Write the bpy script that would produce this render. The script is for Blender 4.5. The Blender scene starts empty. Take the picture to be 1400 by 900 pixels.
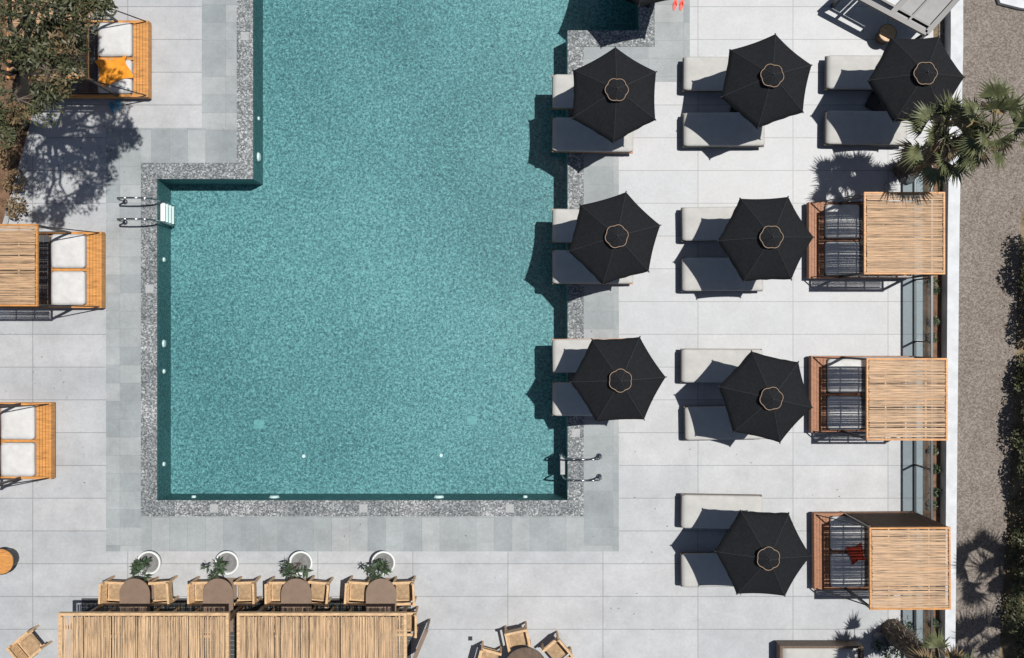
import bpy, math, random
from mathutils import Vector, Matrix
random.seed(7)
S=56.0; H=25.0
def P(px,py,h=0.0):
    k=(H-h)/H
    return ((px-700)/S*k,(450-py)/S*k)
scene=bpy.context.scene
# ---------------------------------------------------------------- materials
def new_mat(name):
    m=bpy.data.materials.new(name); m.use_nodes=True
    nt=m.node_tree
    return m,nt,nt.nodes['Principled BSDF']
def N(nt,t,**kw):
    n=nt.nodes.new(t)
    for k,v in kw.items(): setattr(n,k,v)
    return n
def ramp(nt,stops,interp='LINEAR'):
    r=N(nt,'ShaderNodeValToRGB'); r.color_ramp.interpolation=interp
    e=r.color_ramp.elements
    while len(e)<len(stops): e.new(0.5)
    for i,(p,c) in enumerate(stops):
        e[i].position=p; e[i].color=(c[0],c[1],c[2],1)
    return r
def sc(c,f): return tuple(min(1,x*f) for x in c)
def mat(name,col,rough=0.6,scale=6,var=0.25,bump=0.1,stretch=(1,1,1),detail=5,spec=0.5,metal=0.0,col2=None,fine=None):
    m,nt,b=new_mat(name)
    tc=N(nt,'ShaderNodeTexCoord'); mp=N(nt,'ShaderNodeMapping'); mp.inputs['Scale'].default_value=stretch
    nt.links.new(tc.outputs['Object'],mp.inputs['Vector'])
    n=N(nt,'ShaderNodeTexNoise'); n.inputs['Scale'].default_value=scale; n.inputs['Detail'].default_value=detail
    n.inputs['Roughness'].default_value=0.65
    nt.links.new(mp.outputs['Vector'],n.inputs['Vector'])
    lo=sc(col,1-var); hi=sc(col2 or col,1+var)
    r=ramp(nt,[(0.3,lo),(0.7,hi)])
    nt.links.new(n.outputs['Fac'],r.inputs['Fac'])
    nt.links.new(r.outputs['Color'],b.inputs['Base Color'])
    b.inputs['Roughness'].default_value=rough
    b.inputs['Specular IOR Level'].default_value=spec
    b.inputs['Metallic'].default_value=metal
    if bump:
        bp=N(nt,'ShaderNodeBump'); bp.inputs['Strength'].default_value=bump; bp.inputs['Distance'].default_value=0.02
        nt.links.new(n.outputs['Fac'],bp.inputs['Height']); nt.links.new(bp.outputs['Normal'],b.inputs['Normal'])
    return m
def paver(name,c1,c2,mortar,bw,rh,ms,rough,stain=0.12,off=0.0,loc=(0,0,0),spec=0.5,grain=0.08):
    m,nt,b=new_mat(name)
    tc=N(nt,'ShaderNodeTexCoord'); mp=N(nt,'ShaderNodeMapping'); mp.inputs['Location'].default_value=loc
    nt.links.new(tc.outputs['Object'],mp.inputs['Vector'])
    br=N(nt,'ShaderNodeTexBrick'); br.offset=off; br.squash=1
    br.inputs['Color1'].default_value=(*c1,1); br.inputs['Color2'].default_value=(*c2,1); br.inputs['Mortar'].default_value=(*mortar,1)
    br.inputs['Scale'].default_value=1; br.inputs['Mortar Size'].default_value=ms; br.inputs['Mortar Smooth'].default_value=0.3
    br.inputs['Brick Width'].default_value=bw; br.inputs['Row Height'].default_value=rh
    nt.links.new(mp.outputs['Vector'],br.inputs['Vector'])
    n=N(nt,'ShaderNodeTexNoise'); n.inputs['Scale'].default_value=1.1; n.inputs['Detail'].default_value=10; n.inputs['Roughness'].default_value=0.75
    n2=N(nt,'ShaderNodeTexNoise'); n2.inputs['Scale'].default_value=14; n2.inputs['Detail'].default_value=6; n2.inputs['Roughness'].default_value=0.8
    nt.links.new(tc.outputs['Object'],n.inputs['Vector']); nt.links.new(tc.outputs['Object'],n2.inputs['Vector'])
    r=ramp(nt,[(0.3,(1-stain,)*3),(0.7,(1+stain*0.3,)*3)]); nt.links.new(n.outputs['Fac'],r.inputs['Fac'])
    r2=ramp(nt,[(0.3,(1-grain*2,)*3),(0.7,(1,)*3)]); nt.links.new(n2.outputs['Fac'],r2.inputs['Fac'])
    a=N(nt,'ShaderNodeMixRGB',blend_type='MULTIPLY'); a.inputs['Fac'].default_value=1
    c=N(nt,'ShaderNodeMixRGB',blend_type='MULTIPLY'); c.inputs['Fac'].default_value=1
    nt.links.new(br.outputs['Color'],a.inputs['Color1']); nt.links.new(r.outputs['Color'],a.inputs['Color2'])
    nt.links.new(a.outputs['Color'],c.inputs['Color1']); nt.links.new(r2.outputs['Color'],c.inputs['Color2'])
    nt.links.new(c.outputs['Color'],b.inputs['Base Color'])
    rr=N(nt,'ShaderNodeMapRange'); rr.inputs['To Min'].default_value=rough-0.06; rr.inputs['To Max'].default_value=rough+0.08
    nt.links.new(n.outputs['Fac'],rr.inputs['Value']); nt.links.new(rr.outputs['Result'],b.inputs['Roughness'])
    b.inputs['Specular IOR Level'].default_value=spec
    bp=N(nt,'ShaderNodeBump'); bp.inputs['Strength'].default_value=0.15; bp.inputs['Distance'].default_value=0.01
    nt.links.new(n2.outputs['Fac'],bp.inputs['Height']); nt.links.new(bp.outputs['Normal'],b.inputs['Normal'])
    return m
def pebble(name,stops,scale,rough=0.7,bump=0.3):
    m,nt,b=new_mat(name)
    tc=N(nt,'ShaderNodeTexCoord')
    v=N(nt,'ShaderNodeTexVoronoi'); v.inputs['Scale'].default_value=scale
    nt.links.new(tc.outputs['Object'],v.inputs['Vector'])
    s=N(nt,'ShaderNodeSeparateColor'); nt.links.new(v.outputs['Color'],s.inputs['Color'])
    n=N(nt,'ShaderNodeTexNoise'); n.inputs['Scale'].default_value=1.3; n.inputs['Detail'].default_value=8
    nt.links.new(tc.outputs['Object'],n.inputs['Vector'])
    ma=N(nt,'ShaderNodeMath',operation='MULTIPLY_ADD'); nt.links.new(n.outputs['Fac'],ma.inputs[0]); ma.inputs[1].default_value=0.7
    mb=N(nt,'ShaderNodeMath',operation='ADD'); nt.links.new(s.outputs[0],mb.inputs[0]); mb.inputs[1].default_value=-0.35
    nt.links.new(mb.outputs[0],ma.inputs[2])
    r=ramp(nt,stops); nt.links.new(ma.outputs[0],r.inputs['Fac'])
    nt.links.new(r.outputs['Color'],b.inputs['Base Color']); b.inputs['Roughness'].default_value=rough
    bp=N(nt,'ShaderNodeBump'); bp.inputs['Strength'].default_value=bump; bp.inputs['Distance'].default_value=0.01; bp.invert=True
    nt.links.new(v.outputs['Distance'],bp.inputs['Height']); nt.links.new(bp.outputs['Normal'],b.inputs['Normal'])
    return m
def pool_mat(name,f=1.0):  # mosaic grain plus the water's ripple light and dark, put into the colour
    m,nt,b=new_mat(name)
    tc=N(nt,'ShaderNodeTexCoord')
    n=N(nt,'ShaderNodeTexNoise'); n.inputs['Scale'].default_value=15; n.inputs['Detail'].default_value=5; n.inputs['Roughness'].default_value=0.8; n.inputs['Distortion'].default_value=0.6
    g=N(nt,'ShaderNodeTexNoise'); g.inputs['Scale'].default_value=0.2; g.inputs['Detail'].default_value=3
    v=N(nt,'ShaderNodeTexVoronoi'); v.inputs['Scale'].default_value=34
    for x in (n,g,v): nt.links.new(tc.outputs['Object'],x.inputs['Vector'])
    s=N(nt,'ShaderNodeSeparateColor'); nt.links.new(v.outputs['Color'],s.inputs['Color'])
    mx=N(nt,'ShaderNodeMath',operation='MULTIPLY_ADD'); nt.links.new(s.outputs[0],mx.inputs[0]); mx.inputs[1].default_value=0.2; nt.links.new(n.outputs['Fac'],mx.inputs[2])
    mg=N(nt,'ShaderNodeMath',operation='MULTIPLY_ADD'); nt.links.new(g.outputs['Fac'],mg.inputs[0]); mg.inputs[1].default_value=0.24; nt.links.new(mx.outputs[0],mg.inputs[2])
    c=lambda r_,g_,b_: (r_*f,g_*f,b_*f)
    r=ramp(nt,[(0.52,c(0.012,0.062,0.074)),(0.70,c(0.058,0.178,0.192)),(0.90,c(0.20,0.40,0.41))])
    nt.links.new(mg.outputs[0],r.inputs['Fac']); nt.links.new(r.outputs['Color'],b.inputs['Base Color'])
    b.inputs['Roughness'].default_value=0.6
    return m
def reed_mat(name,c,axis):
    st=(2.2,60,1) if axis=='x' else (60,2.2,1)
    m,nt,b=new_mat(name)
    tc=N(nt,'ShaderNodeTexCoord'); mp=N(nt,'ShaderNodeMapping'); mp.inputs['Scale'].default_value=st
    nt.links.new(tc.outputs['Object'],mp.inputs['Vector'])
    n=N(nt,'ShaderNodeTexNoise'); n.inputs['Scale'].default_value=1; n.inputs['Detail'].default_value=4; n.inputs['Roughness'].default_value=.7
    nt.links.new(mp.outputs['Vector'],n.inputs['Vector'])
    r=ramp(nt,[(0.32,sc(c,.2)),(0.44,sc(c,.75)),(0.55,c),(0.75,sc(c,1.35))])
    nt.links.new(n.outputs['Fac'],r.inputs['Fac']); nt.links.new(r.outputs['Color'],b.inputs['Base Color'])
    b.inputs['Roughness'].default_value=.6
    return m
def leaf_mat(name,c1,c2,scale=3):
    return mat(name,c1,rough=0.55,scale=scale,var=0.35,bump=0,col2=c2)
M_deck=paver('deck_paver',(0.435,0.455,0.467),(0.48,0.49,0.495),(0.27,0.28,0.285),2.32,0.8,0.011,0.47,stain=0.24,loc=(0.1,0.13,0),spec=.45)
M_tileH=paver('tile_band_h',(0.29,0.325,0.335),(0.40,0.425,0.425),(0.28,0.30,0.30),0.86,0.44,0.006,0.6,stain=0.3,loc=(0.11,0,0),spec=.35)
M_tileV=paver('tile_band_v',(0.29,0.325,0.335),(0.40,0.425,0.425),(0.28,0.30,0.30),0.44,0.86,0.006,0.6,stain=0.3,loc=(0,0.3,0),spec=.35)
M_coping=pebble('pebble_coping',[(0.0,(0.06,0.07,0.073)),(0.45,(0.15,0.165,0.17)),(0.8,(0.25,0.265,0.27)),(1.0,(0.45,0.46,0.455))],34)
M_gravel=pebble('gravel_road',[(0.0,(0.12,0.098,0.08)),(0.5,(0.185,0.158,0.134)),(1.0,(0.26,0.23,0.20))],34,0.9)
M_pool=pool_mat('pool_floor_mosaic_ripple'); M_poolw=pool_mat('pool_wall_mosaic_ripple',0.65)
M_soil=mat('soil',(0.15,0.085,0.05),0.95,5,0.6,0.6)
M_dry=mat('dry_grass',(0.10,0.075,0.045),0.95,3,0.5,0.6,detail=10,col2=(0.18,0.14,0.085))
M_white=mat('white_render',(0.54,0.56,0.575),0.7,3,0.14,0.1,detail=9)
M_black=mat('black_canvas',(0.010,0.011,0.013),0.85,18,0.35,0.12,spec=0.25)
M_seam=mat('canvas_seam',(0.025,0.026,0.03),0.8,20,0.2,0)
M_beige=mat('beige_piping',(0.36,0.25,0.17),0.7,20,0.15,0)
M_cush=mat('cushion_fabric',(0.46,0.455,0.43),0.9,4,0.09,0.1,spec=0.2)
M_cushw=mat('white_cushion_fabric',(0.55,0.55,0.535),0.9,5,0.1,0.25,spec=0.2)
M_wood=mat('orange_teak',(0.52,0.235,0.06),0.5,2.2,0.4,0.1,stretch=(2,14,2))
M_woodx=mat('orange_teak_long',(0.42,0.19,0.07),0.5,2.2,0.35,0.1,stretch=(14,2,2))
M_pine=mat('pale_wood',(0.56,0.37,0.20),0.55,3,0.3,0.1,stretch=(3,8,3))
M_dwood=mat('dark_wood',(0.10,0.06,0.035),0.55,3,0.4,0.1,stretch=(6,2,2))
M_redshaded=mat('red_slats_shaded',(0.30,0.125,0.055),0.6,3,0.5,0.1,stretch=(3,20,3))  # reddish wood, darkened: the shade under the cabana roof is in its colour
M_reedx=reed_mat('reed_x',(0.60,0.40,0.235),'x'); M_reedy=reed_mat('reed_y',(0.60,0.41,0.235),'y')
M_reedgrey=mat('grey_reed',(0.08,0.085,0.09),0.7,1,0.5,0,stretch=(30,2,2))
M_metal=mat('black_metal',(0.02,0.02,0.022),0.4,8,0.2,0)
M_steel=mat('stainless_steel',(0.4,0.41,0.42),0.25,8,0.1,0,metal=1.0)
M_lamp=mat('white_plastic',(0.72,0.74,0.72),0.5,5,0.06,0)
M_lid=mat('grey_lid',(0.33,0.34,0.34),0.6,12,0.15,0.1)
M_brown=mat('brown_table_top',(0.19,0.13,0.092),0.5,4,0.15,0.05)
M_leafd=leaf_mat('olive_leaf',(0.03,0.042,0.018),(0.095,0.10,0.045))
M_leafb=leaf_mat('brown_leaf',(0.13,0.085,0.04),(0.20,0.14,0.07))
M_leafg=leaf_mat('plant_leaf',(0.02,0.045,0.025),(0.065,0.10,0.05),12)
M_palm=leaf_mat('palm_leaf',(0.035,0.05,0.02),(0.12,0.13,0.055),4)
M_palmdry=leaf_mat('palm_dry_leaf',(0.16,0.11,0.05),(0.27,0.19,0.1),4)
M_bark=mat('bark',(0.11,0.085,0.065),0.95,9,0.6,0.8,detail=8)
M_fibre=mat('palm_fibre',(0.2,0.16,0.12),0.95,14,0.6,0.8,detail=8)
M_orange=mat('orange_towel',(0.72,0.27,0.02),0.9,8,0.3,0.3)
M_red=mat('red_towel',(0.33,0.035,0.015),0.9,8,0.3,0.3)
M_redr=mat('red_rubber',(0.8,0.05,0.02),0.5,8,0.1,0)
M_rock=mat('rock',(0.2,0.2,0.195),0.9,5,0.4,0.8)
M_blue=mat('blue_rubber',(0.05,0.3,0.5),0.5,8,0.1,0)
def thin(name,tint,r,ior,bs=0,bsc=1,const=None):
    m=bpy.data.materials.new(name); m.use_nodes=True; nt=m.node_tree; nt.nodes.clear()
    o=N(nt,'ShaderNodeOutputMaterial'); t=N(nt,'ShaderNodeBsdfTransparent'); t.inputs[0].default_value=(*tint,1)
    g=N(nt,'ShaderNodeBsdfGlossy'); g.inputs['Roughness'].default_value=r
    f=N(nt,'ShaderNodeFresnel'); f.inputs['IOR'].default_value=ior
    x=N(nt,'ShaderNodeMixShader')
    if const is None: nt.links.new(f.outputs[0],x.inputs[0])
    else: x.inputs[0].default_value=const
    nt.links.new(t.outputs[0],x.inputs[1]); nt.links.new(g.outputs[0],x.inputs[2])
    if bs:
        tc=N(nt,'ShaderNodeTexCoord'); n=N(nt,'ShaderNodeTexNoise'); n.inputs['Scale'].default_value=bsc; n.inputs['Detail'].default_value=3
        nt.links.new(tc.outputs['Object'],n.inputs['Vector'])
        b=N(nt,'ShaderNodeBump'); b.inputs['Strength'].default_value=bs; b.inputs['Distance'].default_value=0.02
        nt.links.new(n.outputs['Fac'],b.inputs['Height']); nt.links.new(b.outputs['Normal'],g.inputs['Normal']); nt.links.new(b.outputs['Normal'],f.inputs['Normal'])
    nt.links.new(x.outputs[0],o.inputs[0]); return m
M_water=thin('water',(0.86,0.96,0.965),0.12,1.33,0.25,7)
M_glass=thin('fence_glass',(0.72,0.78,0.80),0.1,1.5,const=.12)
# ---------------------------------------------------------------- mesh builder
class B:
    def __init__(s): s.v=[]; s.f=[]; s.m=[]; s.mi=0; s.sm=[]; s.smooth=False
    def add(s,vs,fs):
        o=len(s.v); s.v+= [tuple(v) for v in vs]
        for f in fs: s.f.append(tuple(i+o for i in f)); s.m.append(s.mi); s.sm.append(s.smooth)
    def box(s,x0,x1,y0,y1,z0,z1):
        x0,x1=sorted((x0,x1)); y0,y1=sorted((y0,y1))
        s.add([(x0,y0,z0),(x1,y0,z0),(x1,y1,z0),(x0,y1,z0),(x0,y0,z1),(x1,y0,z1),(x1,y1,z1),(x0,y1,z1)],
              [(0,3,2,1),(4,5,6,7),(0,1,5,4),(1,2,6,5),(2,3,7,6),(3,0,4,7)])
    def cyl(s,a,b,r0,r1=None,n=8,cap=True):
        r1=r0 if r1 is None else r1
        a=Vector(a); b=Vector(b); d=(b-a).normalized()
        u=d.orthogonal().normalized(); w=d.cross(u)
        vs=[]
        for k in range(n):
            t=2*math.pi*k/n; e=u*math.cos(t)+w*math.sin(t)
            vs.append(a+e*r0); vs.append(b+e*r1)
        fs=[(2*k,2*((k+1)%n),2*((k+1)%n)+1,2*k+1) for k in range(n)]
        if cap: fs+= [tuple(2*k for k in reversed(range(n))),tuple(2*k+1 for k in range(n))]
        s.add(vs,fs)
    def beam(s,a,b,w,h):
        a=Vector(a); b=Vector(b); d=(b-a).normalized(); u=d.cross(Vector((0,0,1)))
        if u.length<1e-3: u=Vector((1,0,0))
        u.normalize(); q=u.cross(d).normalized()
        vs=[p+u*i*w/2+q*j*h/2 for p in (a,b) for i,j in ((-1,-1),(1,-1),(1,1),(-1,1))]
        s.add(vs,[(0,1,2,3),(7,6,5,4),(0,4,5,1),(1,5,6,2),(2,6,7,3),(3,7,4,0)])
    def cushion(s,x0,x1,y0,y1,z0,z1,n=12,r=0.05,puff=0.02,seed=0,wr=.004):
        rnd=random.Random(seed); vs=[];fs=[]
        ph=rnd.uniform(0,6)
        x0,x1=sorted((x0,x1)); y0,y1=sorted((y0,y1))
        for j in range(n+1):
            for i in range(n+1):
                u=i/n*(x1-x0); v=j/n*(y1-y0)
                ex=min(u,x1-x0-u); ey=min(v,y1-y0-v); e=min(ex,ey)
                z=z1+puff*min(1,e/0.2)-(0.5*r if e<1e-6 else 0)+wr*math.sin(u*9+ph)*math.sin(v*7+ph*2)
                xx=x0+u; yy=y0+v
                if ex<1e-6 and ey<1e-6:
                    xx+= 0.018*(1 if i==0 else -1); yy+=0.018*(1 if j==0 else -1)
                vs.append((xx,yy,z))
        for j in range(n):
            for i in range(n):
                a=j*(n+1)+i; fs.append((a,a+1,a+n+2,a+n+1))
        ring=[i for i in range(n+1)]+[ (n+1)*j+n for j in range(1,n+1)]+[(n+1)*n+i for i in range(n-1,-1,-1)]+[(n+1)*j for j in range(n-1,0,-1)]
        o=len(vs)
        for k in ring: vs.append((vs[k][0],vs[k][1],z0))
        L=len(ring)
        for k in range(L):
            a=ring[k]; b=ring[(k+1)%L]; fs.append((a,o+k,o+(k+1)%L,b))
        sm=s.smooth; s.smooth=False; s.add(vs,fs)
        for k in range(n*n): s.sm[-len(fs)+k]=True
        s.smooth=sm
    def obj(s,name,mats,parent=None,loc=(0,0,0),rot=0):
        me=s.mesh(name,mats)
        return place(name,me,parent,loc,rot)
    def mesh(s,name,mats):
        me=bpy.data.meshes.new(name); me.from_pydata(s.v,[],s.f)
        if not isinstance(mats,(list,tuple)): mats=[mats]
        for m in mats: me.materials.append(m)
        me.polygons.foreach_set('material_index',s.m); me.polygons.foreach_set('use_smooth',s.sm)
        me.update(); return me
def place(name,me,parent=None,loc=(0,0,0),rot=0):
    o=bpy.data.objects.new(name,me); scene.collection.objects.link(o)
    o.location=loc; o.rotation_euler=(0,0,rot)
    if parent: o.parent=parent
    return o
def empty(name,loc,rot=0):
    e=bpy.data.objects.new(name,None); e.empty_display_size=0.3; scene.collection.objects.link(e)
    e.location=loc; e.rotation_euler=(0,0,rot); return e
def group(name,parts,loc,rot=0):
    e=empty(name,loc,rot)
    for pn,me in parts: place(pn,me,e)
    return e
# ---------------------------------------------------------------- ground & pool
RECTS=[(215,776,245,684),(346,776,42,245),(346,873,-420,42)]
def inside(x,y,e=0): return any(a-e<x<b+e and c-e<y<d+e for a,b,c,d in RECTS)
def coords(es):
    xs=set(); ys=set()
    for e in es:
        for a,b,c,d in RECTS: xs|={a-e,b+e}; ys|={c-e,d+e}
    return xs,ys
def sheet(bld,xs,ys,pred,z,matf=None):
    xs=sorted(xs); ys=sorted(ys)
    for i in range(len(xs)-1):
        for j in range(len(ys)-1):
            cx=(xs[i]+xs[i+1])/2; cy=(ys[j]+ys[j+1])/2
            if pred(cx,cy):
                x0,y0=P(xs[i],ys[j+1]); x1,y1=P(xs[i+1],ys[j])
                if matf: bld.mi=matf(cx,cy)
                bld.add([(x0,y0,z),(x1,y0,z),(x1,y1,z),(x0,y1,z)],[(0,1,2,3)])
xs,ys=coords([0])
b=B(); sheet(b,xs|{-17000,18000},ys|{-17000,18000},lambda x,y:not inside(x,y),-0.03); b.obj('ground',M_dry)
b=B(); sheet(b,xs|{-400,1276},ys|{-700,1400},lambda x,y:not inside(x,y),0.0); b.obj('pool_deck_paving',M_deck)
x2,y2=coords([22,70])
b=B(); sheet(b,x2,y2,lambda x,y:inside(x,y,70) and not inside(x,y,22),0.004,lambda x,y:1 if ((193<x<798 and y>684) or (175<y<224 and x<324 and x>193) or (y<62 and y>-28 and 798<x<895)) else 0); b.obj('stone_tile_border',[M_tileH,M_tileV])
x3,y3=coords([0,22]); b=B()
xs_=sorted(x3); ys_=sorted(y3)
for i in range(len(xs_)-1):
    for j in range(len(ys_)-1):
        cx=(xs_[i]+xs_[i+1])/2; cy=(ys_[j]+ys_[j+1])/2
        if inside(cx,cy,22) and not inside(cx,cy):
            x0,y0=P(xs_[i],ys_[j+1]); x1,y1=P(xs_[i+1],ys_[j]); b.box(x0,x1,y0,y1,0.001,0.022)
b.obj('pool_coping',M_coping)
DEP=-1.0
pool=empty('swimming_pool',(0,0,0))
b=B(); xs_=sorted(xs); ys_=sorted(ys)
sheet(b,xs,ys,inside,DEP); b.obj('pool_floor',M_pool,pool)
b=B()
for i in range(len(xs_)-1):
    for j in range(len(ys_)-1):
        cx=(xs_[i]+xs_[i+1])/2; cy=(ys_[j]+ys_[j+1])/2
        if not inside(cx,cy): continue
        x0,y0=P(xs_[i],ys_[j+1]); x1,y1=P(xs_[i+1],ys_[j])
        for (px,py,a,c) in ((xs_[i]-1,cy,(x0,y0),(x0,y1)),(xs_[i+1]+1,cy,(x1,y1),(x1,y0)),(cx,ys_[j]-1,(x0,y1),(x1,y1)),(cx,ys_[j+1]+1,(x1,y0),(x0,y0))):
            if not inside(px,py): b.add([(*a,DEP),(*c,DEP),(*c,0.001),(*a,0.001)],[(0,1,2,3)])
b.obj('pool_walls',M_poolw,pool)
b=B(); sheet(b,xs,ys,inside,-0.06); b.obj('water_surface',M_water,pool)
b=B()
for px,py in ((354,580),(645,575)):
    x,y=P(px,py,DEP+0.02); 
    b.box(x-.13,x+.13,y-.11,y+.11,DEP,DEP+.02)
b.obj('floor_drains',mat('drain_cover',(0.13,0.31,0.32),0.5,9,0.25,0),pool)
b=B()
for px,py in ((415,624),(603,623)):
    x,y=P(px,py,DEP+.03); b.cyl((x,y,DEP),(x,y,DEP+.03),.05,.04,12)
for py in (355,470,508,635):
    x=P(215,0)[0]; y=P(0,py,-.4)[1]; r=.1 if py==470 else .06
    b.cyl((x,y,-.45),(x+.04,y,-.45),r,r*.8,14)
x=P(346,0)[0]; y=P(0,213,-.3)[1]; b.cyl((x,y,-.5),(x+.05,y,-.5),.12,.09,14)
x=P(346,0)[0]; y=P(0,160,-.3)[1]; b.cyl((x,y,-.5),(x+.04,y,-.5),.05,.04,14)
for px in (265,375,600,718):
    y=P(0,684)[1]; x=P(px,0,-.4)[0]; r=.13 if px in(375,600) else .06
    b.cyl((x,y,-.4),(x,y+.05,-.4),r,r*.8,14)
b.obj('pool_lights',M_lamp,pool)
b=B()
for px,py in ((497,695),(697,695),(293,695),(335,50),(787,592),(205,395)):
    x,y=P(px,py); b.box(x-.1,x+.1,y-.1,y+.1,.0225,.028)
b.obj('skimmer_lids',M_lid,pool)
def ladder(loc,rot,tm):
    b=B(); b.smooth=True
    for s in (-.25,.25):
        pts=[(-.75,s,.02),(-.76,s,.45),(-.68,s,.68),(-.45,s,.74),(-.1,s,.72),(.1,s,.55),(.14,s,.2),(.14,s,-.85)]
        for p,q in zip(pts,pts[1:]): b.cyl(p,q,.022,n=8)
        b.cyl((-.75,s,.02),(-.75,s,.045),.06,n=12)
    rails=b.mesh('rails',M_steel)
    b=B()
    for k in range(4): b.box(.08,.19,-.22,.22,-.1-.22*k,-.07-.22*k)
    return group('pool_ladder',[('rails',rails),('treads',b.mesh('treads',tm))],loc,rot)
x,y=P(214,290); ladder((x,y,.02),0,M_lamp)
x,y=P(777,637); ladder((x,y,.02),math.pi,M_lid)
# ---------------------------------------------------------------- umbrella
def umbrella_meshes(sd):
    R=1.06; zt=2.70; zr=2.22
    b=B(); b.smooth=True
    nr=10; nt_=8
    for s in range(6):
        a0=math.pi/3*s; a1=a0+math.pi/3; vs=[];fs=[]
        for i in range(nr+1):
            r=.1+.9*i/nr
            z=zt-(zt-zr)*r**1.15
            for j in range(nt_+1):
                t=j/nt_; k=4*t*(1-t)
                x=(math.cos(a0)*(1-t)+math.cos(a1)*t)*R*r; y=(math.sin(a0)*(1-t)+math.sin(a1)*t)*R*r
                f=1+(0.035-0.06*r*r)*k*r
                vs.append((x*f,y*f,z-.04*k*r+.007*k*math.sin(i*1.3+s*3+sd)*math.sin(j*1.5+s+sd)))
        for j in range(nt_+1):
            x,y,z=vs[nr*(nt_+1)+j]; t=j/nt_
            vs.append((x*(1.005+.008*math.sin(t*19+s+sd)),y*(1.005+.008*math.sin(t*19+s+sd)),z-.10-.015*math.sin(t*math.pi*4)))
        w=nt_+1
        for i in range(nr+1):
            for j in range(nt_): fs.append((i*w+j,(i+1)*w+j,(i+1)*w+j+1,i*w+j+1))
        b.add(vs,fs)
    for s in range(12):
        a0=math.pi/6*s;a1=a0+math.pi/6
        b.add([(0,0,zt+.1),(.26*math.cos(a0),.26*math.sin(a0),zt-.03),(.26*math.cos(a1),.26*math.sin(a1),zt-.03)],[(0,1,2)])
    can=b.mesh('canopy',M_black)
    b=B()
    for s in range(6):
        a=math.pi/3*s; pr=None
        for i in range(9):
            r=.1+.9*i/8; z=zt-(zt-zr)*r**1.15; p=(math.cos(a)*R*r,math.sin(a)*R*r,z+.003)
            if pr: b.cyl(pr,p,.006,n=4,cap=False)
            pr=p
        b.cyl(pr,(pr[0]*1.02,pr[1]*1.02,pr[2]-.05),.015,n=6)
        b.cyl((0,0,zt+.105),(.24*math.cos(a),.24*math.sin(a),zt-.015),.005,n=4)
    b.cyl((0,0,zt+.09),(0,0,zt+.15),.022,.012,8)
    seams=b.mesh('rib_seams',M_seam)
    b=B(); b.smooth=True; pr=None
    for k in range(49):
        a=2*math.pi*k/48; r=.225+.03*abs(math.sin(a*3+sd)); p=(math.cos(a)*r,math.sin(a)*r,zt+.0+.006*math.sin(a*5))
        if pr: b.cyl(pr,p,.0075,n=5,cap=False)
        pr=p
    ring=b.mesh('vent_piping',M_beige)
    b=B(); b.smooth=True
    b.cyl((0,0,.02),(0,0,2.75),.024,n=12)
    for s in range(6):
        a=math.pi/3*s; b.cyl((0,0,1.75),(.55*math.cos(a),.55*math.sin(a),2.42),.008,n=5)
    b.smooth=False
    b.box(-.3,.3,-.3,.3,.004,.06); b.cyl((0,0,.06),(0,0,.3),.035,n=12)
    pole=b.mesh('pole_and_base',M_metal)
    return [('canopy',can),('rib_seams',seams),('vent_piping',ring),('pole_and_base',pole)]
UMS=[umbrella_meshes(k*1.7) for k in range(3)]
for n_,(cx,cy,rot) in enumerate(((840,130,90),(840,326,78),(845,519,62),(1048,111,82),(1047,327,62),(1047,543,48),(1043,757,60),(1253,108,62),(893,-54,75))):
    x,y=P(cx,cy,2.2); group('patio_umbrella',UMS[n_%3],(x,y,0),math.radians(rot+random.uniform(-3,3)))
# ---------------------------------------------------------------- loungers
def lounger_meshes(wood,seed):
    L=1.96; W=.82
    b=B()
    b.box(-L/2,L/2,-W/2,-W/2+.05,.2,.28); b.box(-L/2,L/2,W/2-.05,W/2,.2,.28)
    b.box(-L/2,-L/2+.05,-W/2+.052,W/2-.052,.2,.278); b.box(L/2-.05,L/2,-W/2+.052,W/2-.052,.2,.278)
    for k in range(16):
        x=-L/2+.1+k*(L-.2)/16; b.box(x,x+.07,-W/2+.052,W/2-.052,.245,.27)
    for sx in (-L/2+.48,L/2-.12):
        for sy in (-W/2+.07,W/2-.07): b.box(sx-.03,sx+.03,sy-.03,sy+.03,.022,.2)
    fr=b.mesh('frame',M_woodx if wood else M_dwood)
    b=B()
    b.cushion(-L/2+.01,L/2-.01,-W/2+.01,W/2-.01,.283,.40,n=20,seed=seed,puff=.014,wr=.004,r=.03)
    for sx in (L/2-.68,):
        b.cyl((sx,-W/2+.02,.403),(sx,W/2-.02,.403),.006,n=5)
    return [('frame',fr),('mattress',b.mesh('mattress',M_cush))]
LW=lounger_meshes(True,1); LD=lounger_meshes(False,2)
def lounger(x0,x1,y0,y1,wood):
    cx=(x0+x1)/2; cy=(y0+y1)/2
    x,y=P(cx,cy,.4); group('sun_lounger',LW if wood else LD,(x,y,0),math.radians(random.uniform(-1,1)))
for y0,y1 in ((101,148),(160,208),(285,333),(341,389),(463,510),(523,570)): lounger(756,866,y0,y1,True)
for x0,y0,y1 in ((935,77,124),(935,153,200),(933,282,329),(933,351,399),(932,477,524),(937,555,602),(932,677,724),(932,757,803)):
    lounger(x0,x0+111,y0,y1,False)
lounger(1130,1243,75,122,False); lounger(1129,1242,150,199,False)
lounger(845,955,-60,-14,False)
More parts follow.
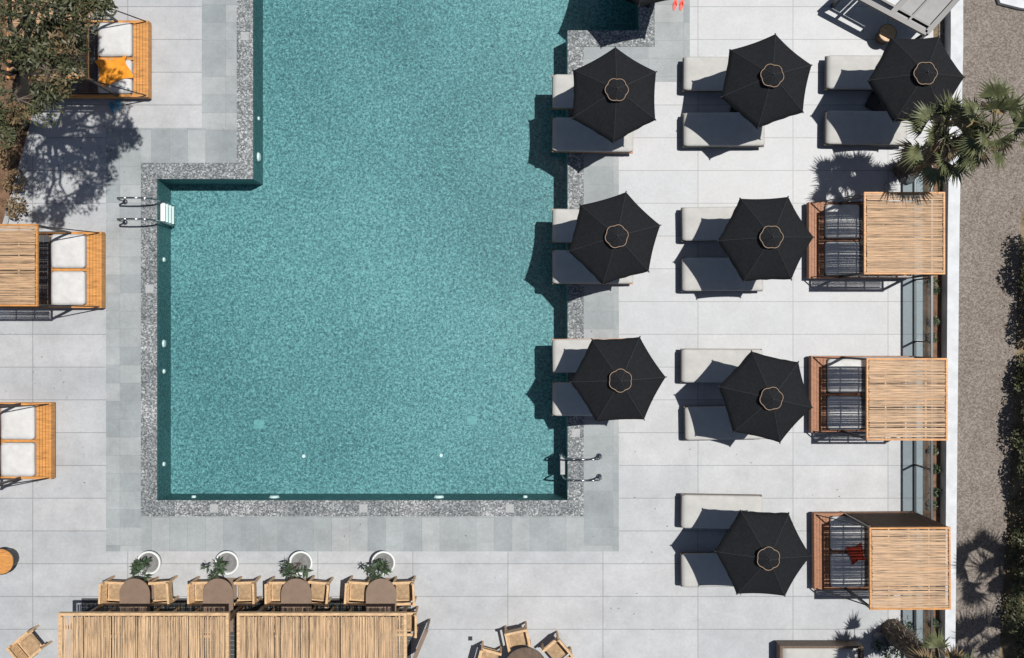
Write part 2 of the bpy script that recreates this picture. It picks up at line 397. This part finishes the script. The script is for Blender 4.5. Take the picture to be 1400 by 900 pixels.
# ---------------------------------------------------------------- cabanas
def reeds(b,x0,x1,y0,y1,z,axis,step=.028,r=.012,gap=.12,seed=0):
    rnd=random.Random(seed)
    t,te=(y0,y1) if axis=='x' else (x0,x1)
    while t<te:
        if rnd.random()>gap:
            j=rnd.uniform(-.006,.006); rr=r*rnd.uniform(.65,1.15); k=rnd.uniform(-.006,.006)
            if axis=='x': b.cyl((x0+rnd.uniform(0,.03),t,z+j),(x1-rnd.uniform(0,.03),t+k,z-j),rr,rr*.85,5)
            else: b.cyl((t,y0+rnd.uniform(0,.03),z+j),(t+k,y1-rnd.uniform(0,.03),z-j),rr,rr*.85,5)
        t+=step*rnd.uniform(.85,1.15)
def cabana(loc,rot,seed,base,cush=M_cushw,screen=False,W=1.84):
    parts=[]
    h=W/2
    b=B()
    b.box(-1.25,1.22,-h,-h+.06,.1,.32); b.box(-1.25,1.22,h-.06,h,.1,.32)
    b.box(-1.25,-1.19,-h+.062,h-.062,.1,.318); b.box(1.16,1.22,-h+.062,h-.062,.1,.318)
    for k in range(4):
        x=-1.185+k*.075; b.box(x,x+.066,-h+.062,h-.062,.29,.316)
    b.box(-.9,-.04,-.03,.03,.26,.315)
    for sx in (-1.15,0,1.12):
        for sy in (-h+.1,h-.1): b.box(sx-.05,sx+.05,sy-.05,sy+.05,.004,.1)
    b.box(-.88,1.16,-h+.062,h-.062,.2,.24)
    parts.append(('platform',b.mesh('platform',base)))
    b=B()
    for s in (-1,1): b.cushion(-.87,-.06,s*.04,s*(h-.07),.241,.40,seed=seed+s,puff=.035,wr=.008)
    parts.append(('seat_cushions',b.mesh('seat_cushions',cush)))
    b=B()
    reeds(b,-.03,1.14,-h+.07,h-.07,.36,'y',step=.03,r=.013,gap=.1,seed=seed)
    for s in (-1,1): b.cushion(.75,1.1,s*.05,s*(h-.1),.38,.6,seed=seed+9*s)
    parts.append(('backrest',b.mesh('backrest',M_reedgrey)))
    b=B()
    rx0,rx1,zt=-.54,1.27,2.1
    for x in (rx0+.04,rx1-.04):
        for y in (-h+.03,h-.03): b.beam((x,y,.0),(x,y,zt-.04),.05,.05)
    for y in (-h+.03,h-.03): b.beam((rx0,y,.5),(rx0+1.7,y,.5),.03,.03)
    for y in (-h+.03,h-.03): b.beam((-1.2,y,.34),(rx0+.04,y,zt-.25),.022,.022)
    parts.append(('posts',b.mesh('posts',M_metal)))
    b=B()
    b.box(rx0,rx1,-h,-h+.035,zt-.05,zt+.02); b.box(rx0,rx1,h-.035,h,zt-.05,zt+.02)
    b.box(rx0,rx0+.04,-h+.037,h-.037,zt-.05,zt+.018); b.box(rx1-.04,rx1,-h+.037,h-.037,zt-.05,zt+.018)
    b.box(rx0+.05,rx1-.05,-.02,.02,zt-.05,zt+.0)
    parts.append(('roof_frame',b.mesh('roof_frame',M_wood)))
    b=B(); reeds(b,rx0+.04,rx1-.04,-h+.045,h-.04,zt+.006,'x',seed=seed+3,gap=.05,step=.0165,r=.0096)
    for x in (-.1,.35,.8): b.beam((x,-h+.04,zt-.03),(x,h-.04,zt-.03),.03,.02)
    parts.append(('reed_roof',b.mesh('reed_roof',M_reedx)))
    if screen:
        b=B()
        for k in range(30):
            x=rx0+.12+k*.055; b.beam((x,h+.0,.35),(x+.02,h+.0,zt-.06),.028,.012)
        parts.append(('side_screen',b.mesh('side_screen',M_dwood)))
    return group('bamboo_cabana',parts,loc,rot)
def P2(px,py): 
    x,y=P(px,py); return (x,y,0)
cabana(P2(1171,330),0,11,M_redshaded)
cabana(P2(1174,538),0,23,M_redshaded)
cabana(P2(1178,750),0.006,37,M_redshaded,screen=True)
cabana(P2(139,85),math.pi,41,M_wood)
cabana(P2(76,370),math.pi,53,M_wood)
cabana(P2(8,601),math.pi,67,M_wood)
def cloth(name,px,py,h,w,d,m,seed,rot=0):
    rnd=random.Random(seed); x,y=P(px,py,h); n=22; b=B(); b.smooth=True; vs=[]
    ph=[rnd.uniform(0,6) for _ in range(6)]
    for j in range(n+1):
        for i in range(n+1):
            u=i/n-.5; v=j/n-.5
            z=.012+.02*abs(math.sin(u*11+ph[0]+2*math.sin(v*5+ph[1])))+.012*abs(math.sin(v*15+ph[2]+u*8))
            ex=1+.12*math.sin(v*6+ph[3]); ey=1+.15*math.sin(u*5+ph[4])
            vs.append((u*w*ex,v*d*ey,z))
    b.add(vs,[(j*(n+1)+i,j*(n+1)+i+1,(j+1)*(n+1)+i+1,(j+1)*(n+1)+i) for j in range(n) for i in range(n)])
    b.obj(name,m,None,(x,y,h),rot)
cloth('orange_towel',156,97,.437,.75,.58,M_orange,3,.25)
cloth('red_towel',1170,757,.437,.35,.4,M_red,5,.3)
# ---------------------------------------------------------------- pergolas (bottom)
def pergola(x0i,x1i,seed):
    zt=2.35
    xa,ya=P(x0i,838,zt); xb,_=P(x1i,838,zt); yb=ya-2.6
    e=empty('reed_pergola',((xa+xb)/2,(ya+yb)/2,0))
    w=(xb-xa)/2; h=(ya-yb)/2
    b=B()
    b.box(-w,w,h-.06,h,zt-.1,zt+.02); b.box(-w,w,-h,-h+.06,zt-.1,zt+.02)
    b.box(-w,-w+.06,-h+.062,h-.062,zt-.1,zt+.018); b.box(w-.06,w,-h+.062,h-.062,zt-.1,zt+.018)
    b.box(-.03,.03,-h+.062,h-.062,zt-.1,zt-.014)
    b.obj('frame',M_pine,e)
    b=B()
    for x in (-w+.2,w-.2):
        for y in (-h+.05,h-.35): b.box(x-.04,x+.04,y-.04,y+.04,.004,zt-.1)
    for y in (h-.35,-h+.05): b.box(-w+.06,w-.06,y-.03,y+.03,zt-.16,zt-.102)
    b.obj('posts',M_dwood,e)
    b=B(); reeds(b,-w+.06,w-.06,-h+.065,h-.065,zt+.004,'y',seed=seed,gap=.03,step=.0175,r=.0104)
    b.obj('reeds',M_reedy,e)
pergola(80,313,5); pergola(324,556,6)
def slat_deck():
    b=B(); x0,_=P(112,0); x1,_=P(562,0); y1=P(0,818)[1]; y0=y1-2.8
    y=y1
    while y>y0: b.box(x0,x1,y-.1,y,.004,.03); y-=.115
    b.obj('slatted_deck_floor',mat('dark_deck_boards',(0.045,0.05,0.05),.6,3,.4,.1,stretch=(2,14,2)))
slat_deck()
def chair_meshes():
    b=B()
    for sx in (-.23,.23):
        for sy in (-.25,.25): b.box(sx-.022,sx+.022,sy-.022,sy+.022,.03,.62 if sx>0 else .8)
    for sy in (-.25,.25): b.box(-.25,.25,sy-.03,sy+.03,.62,.65)
    for k in range(7): 
        x=-.21+k*.062; b.box(x,x+.042,-.225,.225,.41,.43)
    b.box(-.25,.25,-.24,-.2,.36,.408); b.box(-.25,.25,.2,.24,.36,.408)
    for k in range(6):
        z=.47+k*.055; b.beam((-.23-.02*k*.3,-.228,z),(-.23-.02*k*.3,.228,z),.022,.04)
    b.box(-.28,-.23,-.27,.27,.8,.835)
    fr=b.mesh('frame',M_pine)
    b=B(); b.cushion(-.19,.2,-.2,.2,.431,.455,n=6,seed=2)
    return [('frame',fr),('seat_pad',b.mesh('seat_pad',mat('tan_pad',(.36,.245,.14),.9,9,.3,.1)))]
CH=chair_meshes()
def chair(px,py,rot,h=.6,z=-.026):
    x,y=P(px,py,h); group('dining_chair',CH,(x,y,z),math.radians(rot))
def table_meshes():
    b=B(); pts=[]; r=.36
    for k in range(17):
        a=math.pi*k/16; pts.append((r*math.cos(a),r*math.sin(a)))
    pts+= [(-r,-.9),(r,-.9)]
    n=len(pts); vs=[(x,y,.72) for x,y in pts]+[(x,y,.75) for x,y in pts]
    b.add(vs,[tuple(reversed(range(n))),tuple(range(n,2*n))]+[(k,(k+1)%n,n+(k+1)%n,n+k) for k in range(n)])
    b.box(-.05,.05,-.1,.0,.06,.72); b.box(-.25,.25,-.3,.2,.03,.06)
    b.box(-.05,.05,-.7,-.6,.03,.72)
    return [('top',b.mesh('top',M_brown))]
TB=table_meshes()
def leaves(b,c,rad,n,size,rnd,flat=1.0,aspect=.45,outward=False):
    for _ in range(n):
        while True:
            p=Vector((rnd.uniform(-1,1),rnd.uniform(-1,1),rnd.uniform(-1,1)))
            if p.length<1: break
        q=Vector((c[0]+p.x*rad,c[1]+p.y*rad,c[2]+p.z*rad*flat))
        d=Vector((rnd.gauss(0,1),rnd.gauss(0,1),rnd.gauss(0,.6)))
        if outward: d=p*2+d*.4
        d.normalize()
        s=d.cross(Vector((rnd.gauss(0,1),rnd.gauss(0,1),rnd.gauss(0,1)+.5))).normalized()
        l=size*rnd.uniform(.6,1.4); w=l*aspect
        b.add([q-d*l/2,q+s*w/2,q+d*l/2,q-s*w/2],[(0,1,2,3)])
def planter(px,py,seed):
    rnd=random.Random(seed); x,y=P(px,py,.35)
    e=empty('potted_plant',(x,y,0))
    b=B(); b.smooth=True; n=28
    prof=[(.13,.004),(.22,.12),(.27,.25),(.29,.36),(.27,.38),(.24,.35),(.23,.3)]
    vs=[(r*math.cos(2*math.pi*k/n),r*math.sin(2*math.pi*k/n),z) for r,z in prof for k in range(n)]
    fs=[(i*n+k,i*n+(k+1)%n,(i+1)*n+(k+1)%n,(i+1)*n+k) for i in range(len(prof)-1) for k in range(n)]
    b.add(vs,fs); b.obj('bowl',M_lamp,e)
    b=B(); b.cyl((0,0,.2),(0,0,.31),.235,.235,24); b.obj('pebbles',M_rock,e)
    b=B()
    for k in range(9):
        a=rnd.uniform(0,6.28); l=rnd.uniform(.05,.27); top=Vector((l*math.cos(a)-.09,l*math.sin(a)-.08,rnd.uniform(.6,1.0)))
        b.mi=1; b.cyl((0,0,.28),top,.008,.004,4); b.mi=0
        leaves(b,top-Vector((0,0,.08)),.11,14,.17,rnd,outward=True,aspect=.3)
    b.obj('foliage',[M_leafg,M_bark],e)
for k,(tx,bx,c0,c1) in enumerate(((184,203,156,222),(298,310,276,338),(405,411,381,438),(521,524,489,555))):
    x,y=P(tx,812,.75); group('dining_table',TB,(x,y,0))
    chair(c0,811,random.uniform(-6,6),z=0); chair(c1-3,811,180+random.uniform(-6,6),z=0)
    chair(c0,855,random.uniform(-5,5),z=0); chair(c1,853,180,z=0)
    planter(bx,770,k)
chair(36,885,40)
def round_table(name,px,py,r,h,m,m2):
    x,y=P(px,py,h); e=empty(name,(x,y,0))
    b=B(); b.cyl((0,0,h-.04),(0,0,h),r,r,32); b.obj('top',m,e)
    b=B(); b.cyl((0,0,.03),(0,0,h-.04),.05 if h>.6 else r*.8,None,16); b.cyl((0,0,.004),(0,0,.03),r*.6,None,20)
    b.smooth=True; pr=None
    for k in range(33):
        a=2*math.pi*k/32; p=((r+.005)*math.cos(a),(r+.005)*math.sin(a),h-.02)
        if pr: b.cyl(pr,p,.018,n=5,cap=False)
        pr=p
    b.obj('pedestal',m2,e)
round_table('side_table',1,768,.3,.45,M_wood,M_metal)
round_table('side_table',1214,45,.2,.45,M_pine,M_dwood)
round_table('dining_table',718,915,.5,.75,M_dwood,M_metal)
chair(708,876,-78); chair(762,893,-140); chair(668,905,-15)
b=B(); p0=Vector((*P(583,862,.9),.9)); p1=Vector((*P(565,905,.9),.9))
b.beam(p0,p1,.09,.05); b.beam((p0.x,p0.y,.004),(p0.x,p0.y,.88),.05,.05); b.beam((p1.x,p1.y,.004),(p1.x,p1.y,.88),.05,.05)
for z in (.25,.45,.65): b.beam((p0.x,p0.y,z),(p1.x,p1.y,z),.025,.1)
b.obj('wooden_fence',M_brown)
x,y=P(643,873); b=B(); b.box(x-.05,x+.05,y-.05,y+.05,.002,.008); b.obj('floor_drain',M_metal)
e=empty('outdoor_daybed',(*P(1122,902,.4),0))
b=B(); b.box(-1,1,.3,.36,.1,.5); b.box(-1,-.94,-.5,.298,.1,.498); b.box(.94,1,-.5,.298,.1,.498); b.box(-1,1,-.56,-.5,.1,.3)
for sx in (-.9,.9):
    for sy in (-.45,.25): b.box(sx-.03,sx+.03,sy-.03,sy+.03,.004,.1)
b.obj('frame',M_dwood,e)
b=B(); b.cushion(-.93,.93,-.49,.29,.2,.38); b.obj('mattress',M_cush,e)
# ---------------------------------------------------------------- right edge
x0=P(1250,0)[0]
e=empty('glass_fence',(0,0,0))
yt=P(0,215)[1]; yb=P(0,1300)[1]
b=B(); n=int((yt-yb)/1.5)
for k in range(n):
    a=yt-k*1.5; b.box(x0-.006,x0+.006,a-1.47,a-.03,.08,1.02)
b.obj('glass_panels',M_glass,e)
b=B(); b.box(x0-.025,x0+.025,yb,yt,1.022,1.06)
for k in range(n+1):
    a=yt-k*1.5; b.box(x0-.02,x0+.02,a-.02,a+.02,.06,1.02)
b.box(x0-.03,x0+.03,yb,yt,.002,.06)
b.obj('rail_and_posts',M_metal,e)
def poly(name,pts,z,m,h=None,z0=-.03):
    b=B(); p=[P(px,py,z if z>0 else 0) for px,py in pts]; n=len(p)
    A=sum(p[i][0]*p[(i+1)%n][1]-p[(i+1)%n][0]*p[i][1] for i in range(n))
    if A<0: p=p[::-1]
    if h is None: b.add([(x,y,z) for x,y in p],[tuple(range(n))])
    else:
        b.add([(x,y,z0) for x,y in p]+[(x,y,z) for x,y in p],[tuple(range(n,2*n))]+[(k,(k+1)%n,n+(k+1)%n,n+k) for k in range(n)])
    return b.obj(name,m)
poly('planting_bed',[(1262,200),(1300,200),(1300,1400),(1262,1400)],.012,M_soil)
poly('white_wall',[(1300,-600),(1316,-600),(1317,60),(1312,300),(1306,900),(1301,1400),(1288,1400),(1292,900),(1296,300),(1300,60)],.35,M_white,1)
poly('gravel_road',[(1290,-2500),(1450,-2500),(1425,150),(1396,300),(1384,600),(1366,900),(1340,1500),(1280,1500)],-.015,M_gravel)
poly('kerb',[(1345,-60),(1420,-60),(1420,14),(1396,11),(1368,4)],.12,M_white,1)
def foliage_mass(name,cl,mats,seed,size=.09,asp=.5):
    rnd=random.Random(seed); b=B()
    for (px,py,h,r,n) in cl:
        x,y=P(px,py); 
        b.mi=rnd.choice(range(len(mats))) if len(mats)>1 else 0
        leaves(b,(x,y,h),r,n,size,rnd,flat=.7,aspect=asp)
    b.obj(name,mats)
rn=random.Random(3)
foliage_mass('hedge',[(1400+rn.uniform(-5,16)+(0 if py<500 else -6),py,.35+rn.uniform(0,.5),.38,420) for py in list(range(335,455,13))+list(range(500,710,11))],[M_leafd],5)
foliage_mass('shrub',[(1384+rn.uniform(-6,14),py,.3,.32,350) for py in range(735,900,22)],[M_leafd],8)
foliage_mass('ground_plants',[(1275+rn.uniform(-3,3),py,.12,.13,60) for py in (385,398,440,462,615,640,672,690,850,880)],[M_leafg],9,.08)
# fallen leaves and grit scattered on the road edge and by the trees
rl=random.Random(44); b=B()
for (cx,cy,sx,sy,n) in ((100,230,70,60,90),(1240,240,40,30,50),(1385,500,14,330,420),(1235,870,30,22,40),(900,700,320,150,60),(60,480,50,200,40)):
    for _ in range(n):
        x,y=P(rl.gauss(cx,sx*.6),rl.gauss(cy,sy*.6))
        if P(193,0)[0]<x<P(800,0)[0] and y>P(0,705)[1]: continue
        a=rl.uniform(0,6.28); l=rl.uniform(.012,.032); d=Vector((math.cos(a)*l,math.sin(a)*l,0)); s=Vector((-d.y*.4,d.x*.4,.004)); q=Vector((x,y,.012))
        b.add([q-d,q+s,q+d,q-s],[(0,1,2,3)])
b.obj('fallen_leaves',M_leafb)
# ---------------------------------------------------------------- top right steel awning
zt=1.1
e=empty('steel_awning',(0,0,0))
C=[Vector((*P(px,py,zt),zt)) for px,py in ((1158,-12),(1266,46),(1320,-14),(1225,-75))]
b=B()
for i in range(4): b.beam(C[i],C[(i+1)%4],.12,.1)
for t,w_ in ((.55,.12),(.2,.07),(.75,.05)): b.beam(C[0].lerp(C[1],t),C[3].lerp(C[2],t),w_,.08)
b.beam(C[0].lerp(C[3],.14),C[1].lerp(C[2],.14),.05,.078)
for c in C: b.beam((c.x,c.y,0),(c.x,c.y,zt-.05),.08,.08)
b.obj('steel_frame',M_metal,e)
D=[c-Vector((0,0,.05)) for c in C]
def quadp(s,t0,t1,u0,u1):
    f=lambda t,u:(D[0].lerp(D[1],t)).lerp(D[3].lerp(D[2],t),u)
    s.add([f(t0,u0),f(t1,u0),f(t1,u1),f(t0,u1)],[(0,1,2,3)])
b=B(); quadp(b,.23,.52,.16,.97); quadp(b,.03,.17,.16,.97); b.obj('white_panels',M_white,e)
b=B(); quadp(b,.58,.97,.04,.97); b.obj('dark_panels',mat('smoked_panel',(.07,.075,.08),.4,6,.3,0),e)
def flipflops(px,py,m,rot):
    x,y=P(px,py); e=empty('flip_flops',(x,y,.004),rot)
    for s in (-.08,.08):
        b=B(); n=20; pts=[]
        for k in range(n):
            a=2*math.pi*k/n; yy=.14*math.sin(a); w=.05+.012*math.sin(a)
            pts.append((s+w*math.cos(a),yy+(.03 if s>0 else 0)))
        vs=[(x_,y_,0) for x_,y_ in pts]+[(x_,y_,.02) for x_,y_ in pts]
        b.add(vs,[tuple(range(n,2*n))]+[(k,(k+1)%n,n+(k+1)%n,n+k) for k in range(n)])
        yo=.03 if s>0 else 0
        for q in (-.045,.045): b.cyl((s,.08+yo,.02),(s+q*.5,.03+yo,.05),.008,n=5); b.cyl((s+q*.5,.03+yo,.05),(s+q,-.02+yo,.018),.008,n=5)
        b.obj('sandal',m,e)
flipflops(927,8,M_redr,-.2)
flipflops(158,146,M_blue,.3)
# ---------------------------------------------------------------- planting bed top-left
poly('soil_bed',[(-400,-600),(70,-600),(60,110),(46,150),(22,240),(2,310),(-400,310)],.006,M_soil)
poly('kerb',[(60,110),(66,112),(30,240),(8,312),(2,310),(22,240),(46,150)],.06,M_lid,1)
def branch(b,p,q,r0,r1,segs=5,rnd=None,wob=.08):
    p=Vector(p);q=Vector(q);pr=p
    for i in range(1,segs+1):
        t=i/segs; c=p.lerp(q,t)+Vector((rnd.uniform(-wob,wob),rnd.uniform(-wob,wob),0))*(1 if i<segs else 0)
        b.cyl(pr,c,r0+(r1-r0)*(i-1)/segs,r0+(r1-r0)*t,8,cap=False); pr=c
    return pr
def tree(name,base,clumps,seed,mats,leaf=.09,nl=260):
    rnd=random.Random(seed); e=empty(name,(0,0,0))
    bx,by=P(*base); fork=Vector((*P(135,150),3.9)); b=B(); b.smooth=True
    branch(b,(bx,by,-.02),fork,.16,.11,6,rnd,.05)
    l=B()
    for px,py,h,r in clumps:
        x,y=P(px,py); c=Vector((x,y,h)); branch(b,fork,c,.06,.02,5,rnd,.12)
        for _ in range(9):
            d=Vector((rnd.gauss(0,1),rnd.gauss(0,1),rnd.gauss(0,.6))).normalized()*r*rnd.uniform(.5,1.25)
            t=c+d; b.cyl(c,t,.018,.006,5,cap=False)
            l.mi=0 if rnd.random()<.8 else 1
            leaves(l,t,.25*rnd.uniform(.6,1.3),int(nl*rnd.uniform(.5,1)),leaf,rnd,flat=.7,aspect=.32)
    b.obj('trunk_and_limbs',M_bark,e); l.obj('foliage',mats,e)
tree('olive_tree',(30,170),[(240,130,6.9,.5),(200,155,6.6,.5),(270,105,6.8,.4),(262,160,6.7,.4),(232,190,6.6,.35),(165,170,6.4,.5),(195,215,6.3,.45),(215,95,6.9,.5),(150,120,6.3,.5),(250,60,6.9,.45),(185,60,6.6,.5),(170,240,6.2,.3),(130,190,6.0,.4),(270,80,6.6,.3),(285,125,6.9,.25),(230,155,6.2,.35),(225,35,6.6,.45)],21,[M_leafd,M_leafb],leaf=.11,nl=140)
foliage_mass('shrub',[(20+rn.uniform(-12,10),py,.3,.3,220) for py in (180,215,250,285)],[M_leafb],12)
# ---------------------------------------------------------------- palms
def palm(base,crowns,seed,nf=18,fr=.62,rad=.17):
    rnd=random.Random(seed); e=empty('fan_palm',(0,0,0)); bx,by=base
    tr=B(); tr.smooth=True; fb=B(); lf=B()
    for (cx,cy,ch) in crowns:
        p=Vector((bx,by,-.02)); q=Vector((cx,cy,ch)); pr=p
        for i in range(1,11):
            t=i/10; c=p.lerp(q,t)+Vector((0,0,.25*math.sin(math.pi*t)))*(.5)
            r0=rad*(1.15-.45*(i-1)/10); r1=rad*(1.15-.45*t)
            tr.cyl(pr,c,r0*1.08,r1,10,cap=False)
            for k in range(30):
                a=rnd.uniform(0,6.28); d=Vector((math.cos(a),math.sin(a),rnd.uniform(.2,.9)))
                s=pr.lerp(c,rnd.random()); fb.cyl(s+d*r1*.7,s+d*(r1+rnd.uniform(.03,.16)),.016,.004,4)
            pr=c
        for k in range(nf):
            a=k*2.39996+rnd.uniform(-.5,.5); el=math.radians(60-110*(k/nf)+rnd.uniform(-12,12))
            d=Vector((math.cos(a)*math.cos(el),math.sin(a)*math.cos(el),math.sin(el)))
            pl=fr*rnd.uniform(.65,1.2)
            start=q; end=q+d*pl
            lf.mi=1 if k>nf*.75 else 0
            lf.cyl(start,end,.014,.009,4)
            side=d.cross(Vector((0,0,1))); 
            if side.length<.05: side=Vector((1,0,0))
            side.normalize()
            tw=rnd.uniform(-.7,.7); side=(Matrix.Rotation(tw,3,d)@side); up=side.cross(d).normalized()
            for j in range(19):
                t=(j-9)/9; ang=t*1.45
                ld=(d*math.cos(ang)+side*math.sin(ang)+up*(.12+.15*abs(t))).normalized()
                ll=fr*(.98-.3*abs(t))*rnd.uniform(.75,1.15)
                w=ld.cross(up).normalized()*.023
                mid=end+ld*ll*.5; tip=end+ld*ll+Vector((0,0,-.15*fr*rnd.uniform(.3,2.2)))
                lf.add([end,mid+w,tip,mid-w],[(0,1,2,3)])
    tr.obj('trunk',M_bark,e); fb.obj('trunk_fibres',M_fibre,e); lf.obj('fronds',[M_palm,M_palmdry],e)
def tp(px,py,h): x,y=P(px,py,h); return (x,y,h)
palm(P(1232,232),[tp(1292,188,3.4),tp(1358,175,4.3)],3,fr=.56,nf=22)
palm(P(1220,862),[tp(1290,925,3.0)],4,rad=.24,fr=.5)
palm(P(1425,735),[(*P(1428,735),5.0)],6,fr=.6,nf=24); palm(P(1430,840),[(*P(1432,845),5.2)],7,fr=.65,nf=24)
def rock(px,py,r,seed):
    rnd=random.Random(seed); x,y=P(px,py); b=B(); b.smooth=True; n=12; m=7; vs=[]
    for i in range(m+1):
        for k in range(n):
            th=math.pi*i/m; a=2*math.pi*k/n; q=r*(1+rnd.uniform(-.16,.16)) if 0<i<m else r
            vs.append((x+q*math.sin(th)*math.cos(a),y+q*math.sin(th)*math.sin(a)*.8,q*.6*math.cos(th)+r*.3))
    b.add(vs,[(i*n+k,(i+1)*n+k,(i+1)*n+(k+1)%n,i*n+(k+1)%n) for i in range(m) for k in range(n)]); b.obj('rock',M_rock)
rock(1203,872,.2,1); rock(1240,243,.2,2); rock(1250,885,.18,5)
foliage_mass('shrub',[(1215,885,.2,.25,160),(1236,856,.25,.2,120),(1195,880,.15,.14,70)],[M_leafg],15,.1,.3)
# ---------------------------------------------------------------- light, world, camera
SD=Vector((-.295,-.15,-1)).normalized()
sl=bpy.data.lights.new('sun','SUN'); sl.energy=4.6; sl.angle=math.radians(.5); sl.color=(1,.965,.925)
so=bpy.data.objects.new('sun',sl); scene.collection.objects.link(so); so.rotation_euler=SD.to_track_quat('-Z','Y').to_euler(); so.location=(8,4,30)
w=bpy.data.worlds.new('World'); scene.world=w; w.use_nodes=True; nt=w.node_tree
bg=nt.nodes['Background']; sky=nt.nodes.new('ShaderNodeTexSky'); sky.sky_type='NISHITA'; sky.sun_disc=False
sky.sun_elevation=math.asin(-SD.z); sky.sun_rotation=math.atan2(-SD.x,-SD.y)
nt.links.new(sky.outputs[0],bg.inputs[0]); bg.inputs[1].default_value=.05
cd=bpy.data.cameras.new('camera'); cd.lens=36; cd.sensor_width=36; cd.clip_end=2000
co=bpy.data.objects.new('camera',cd); scene.collection.objects.link(co); co.location=(0,0,H); scene.camera=co
scene.view_settings.view_transform='Standard'; scene.view_settings.look='None'; scene.view_settings.exposure=0
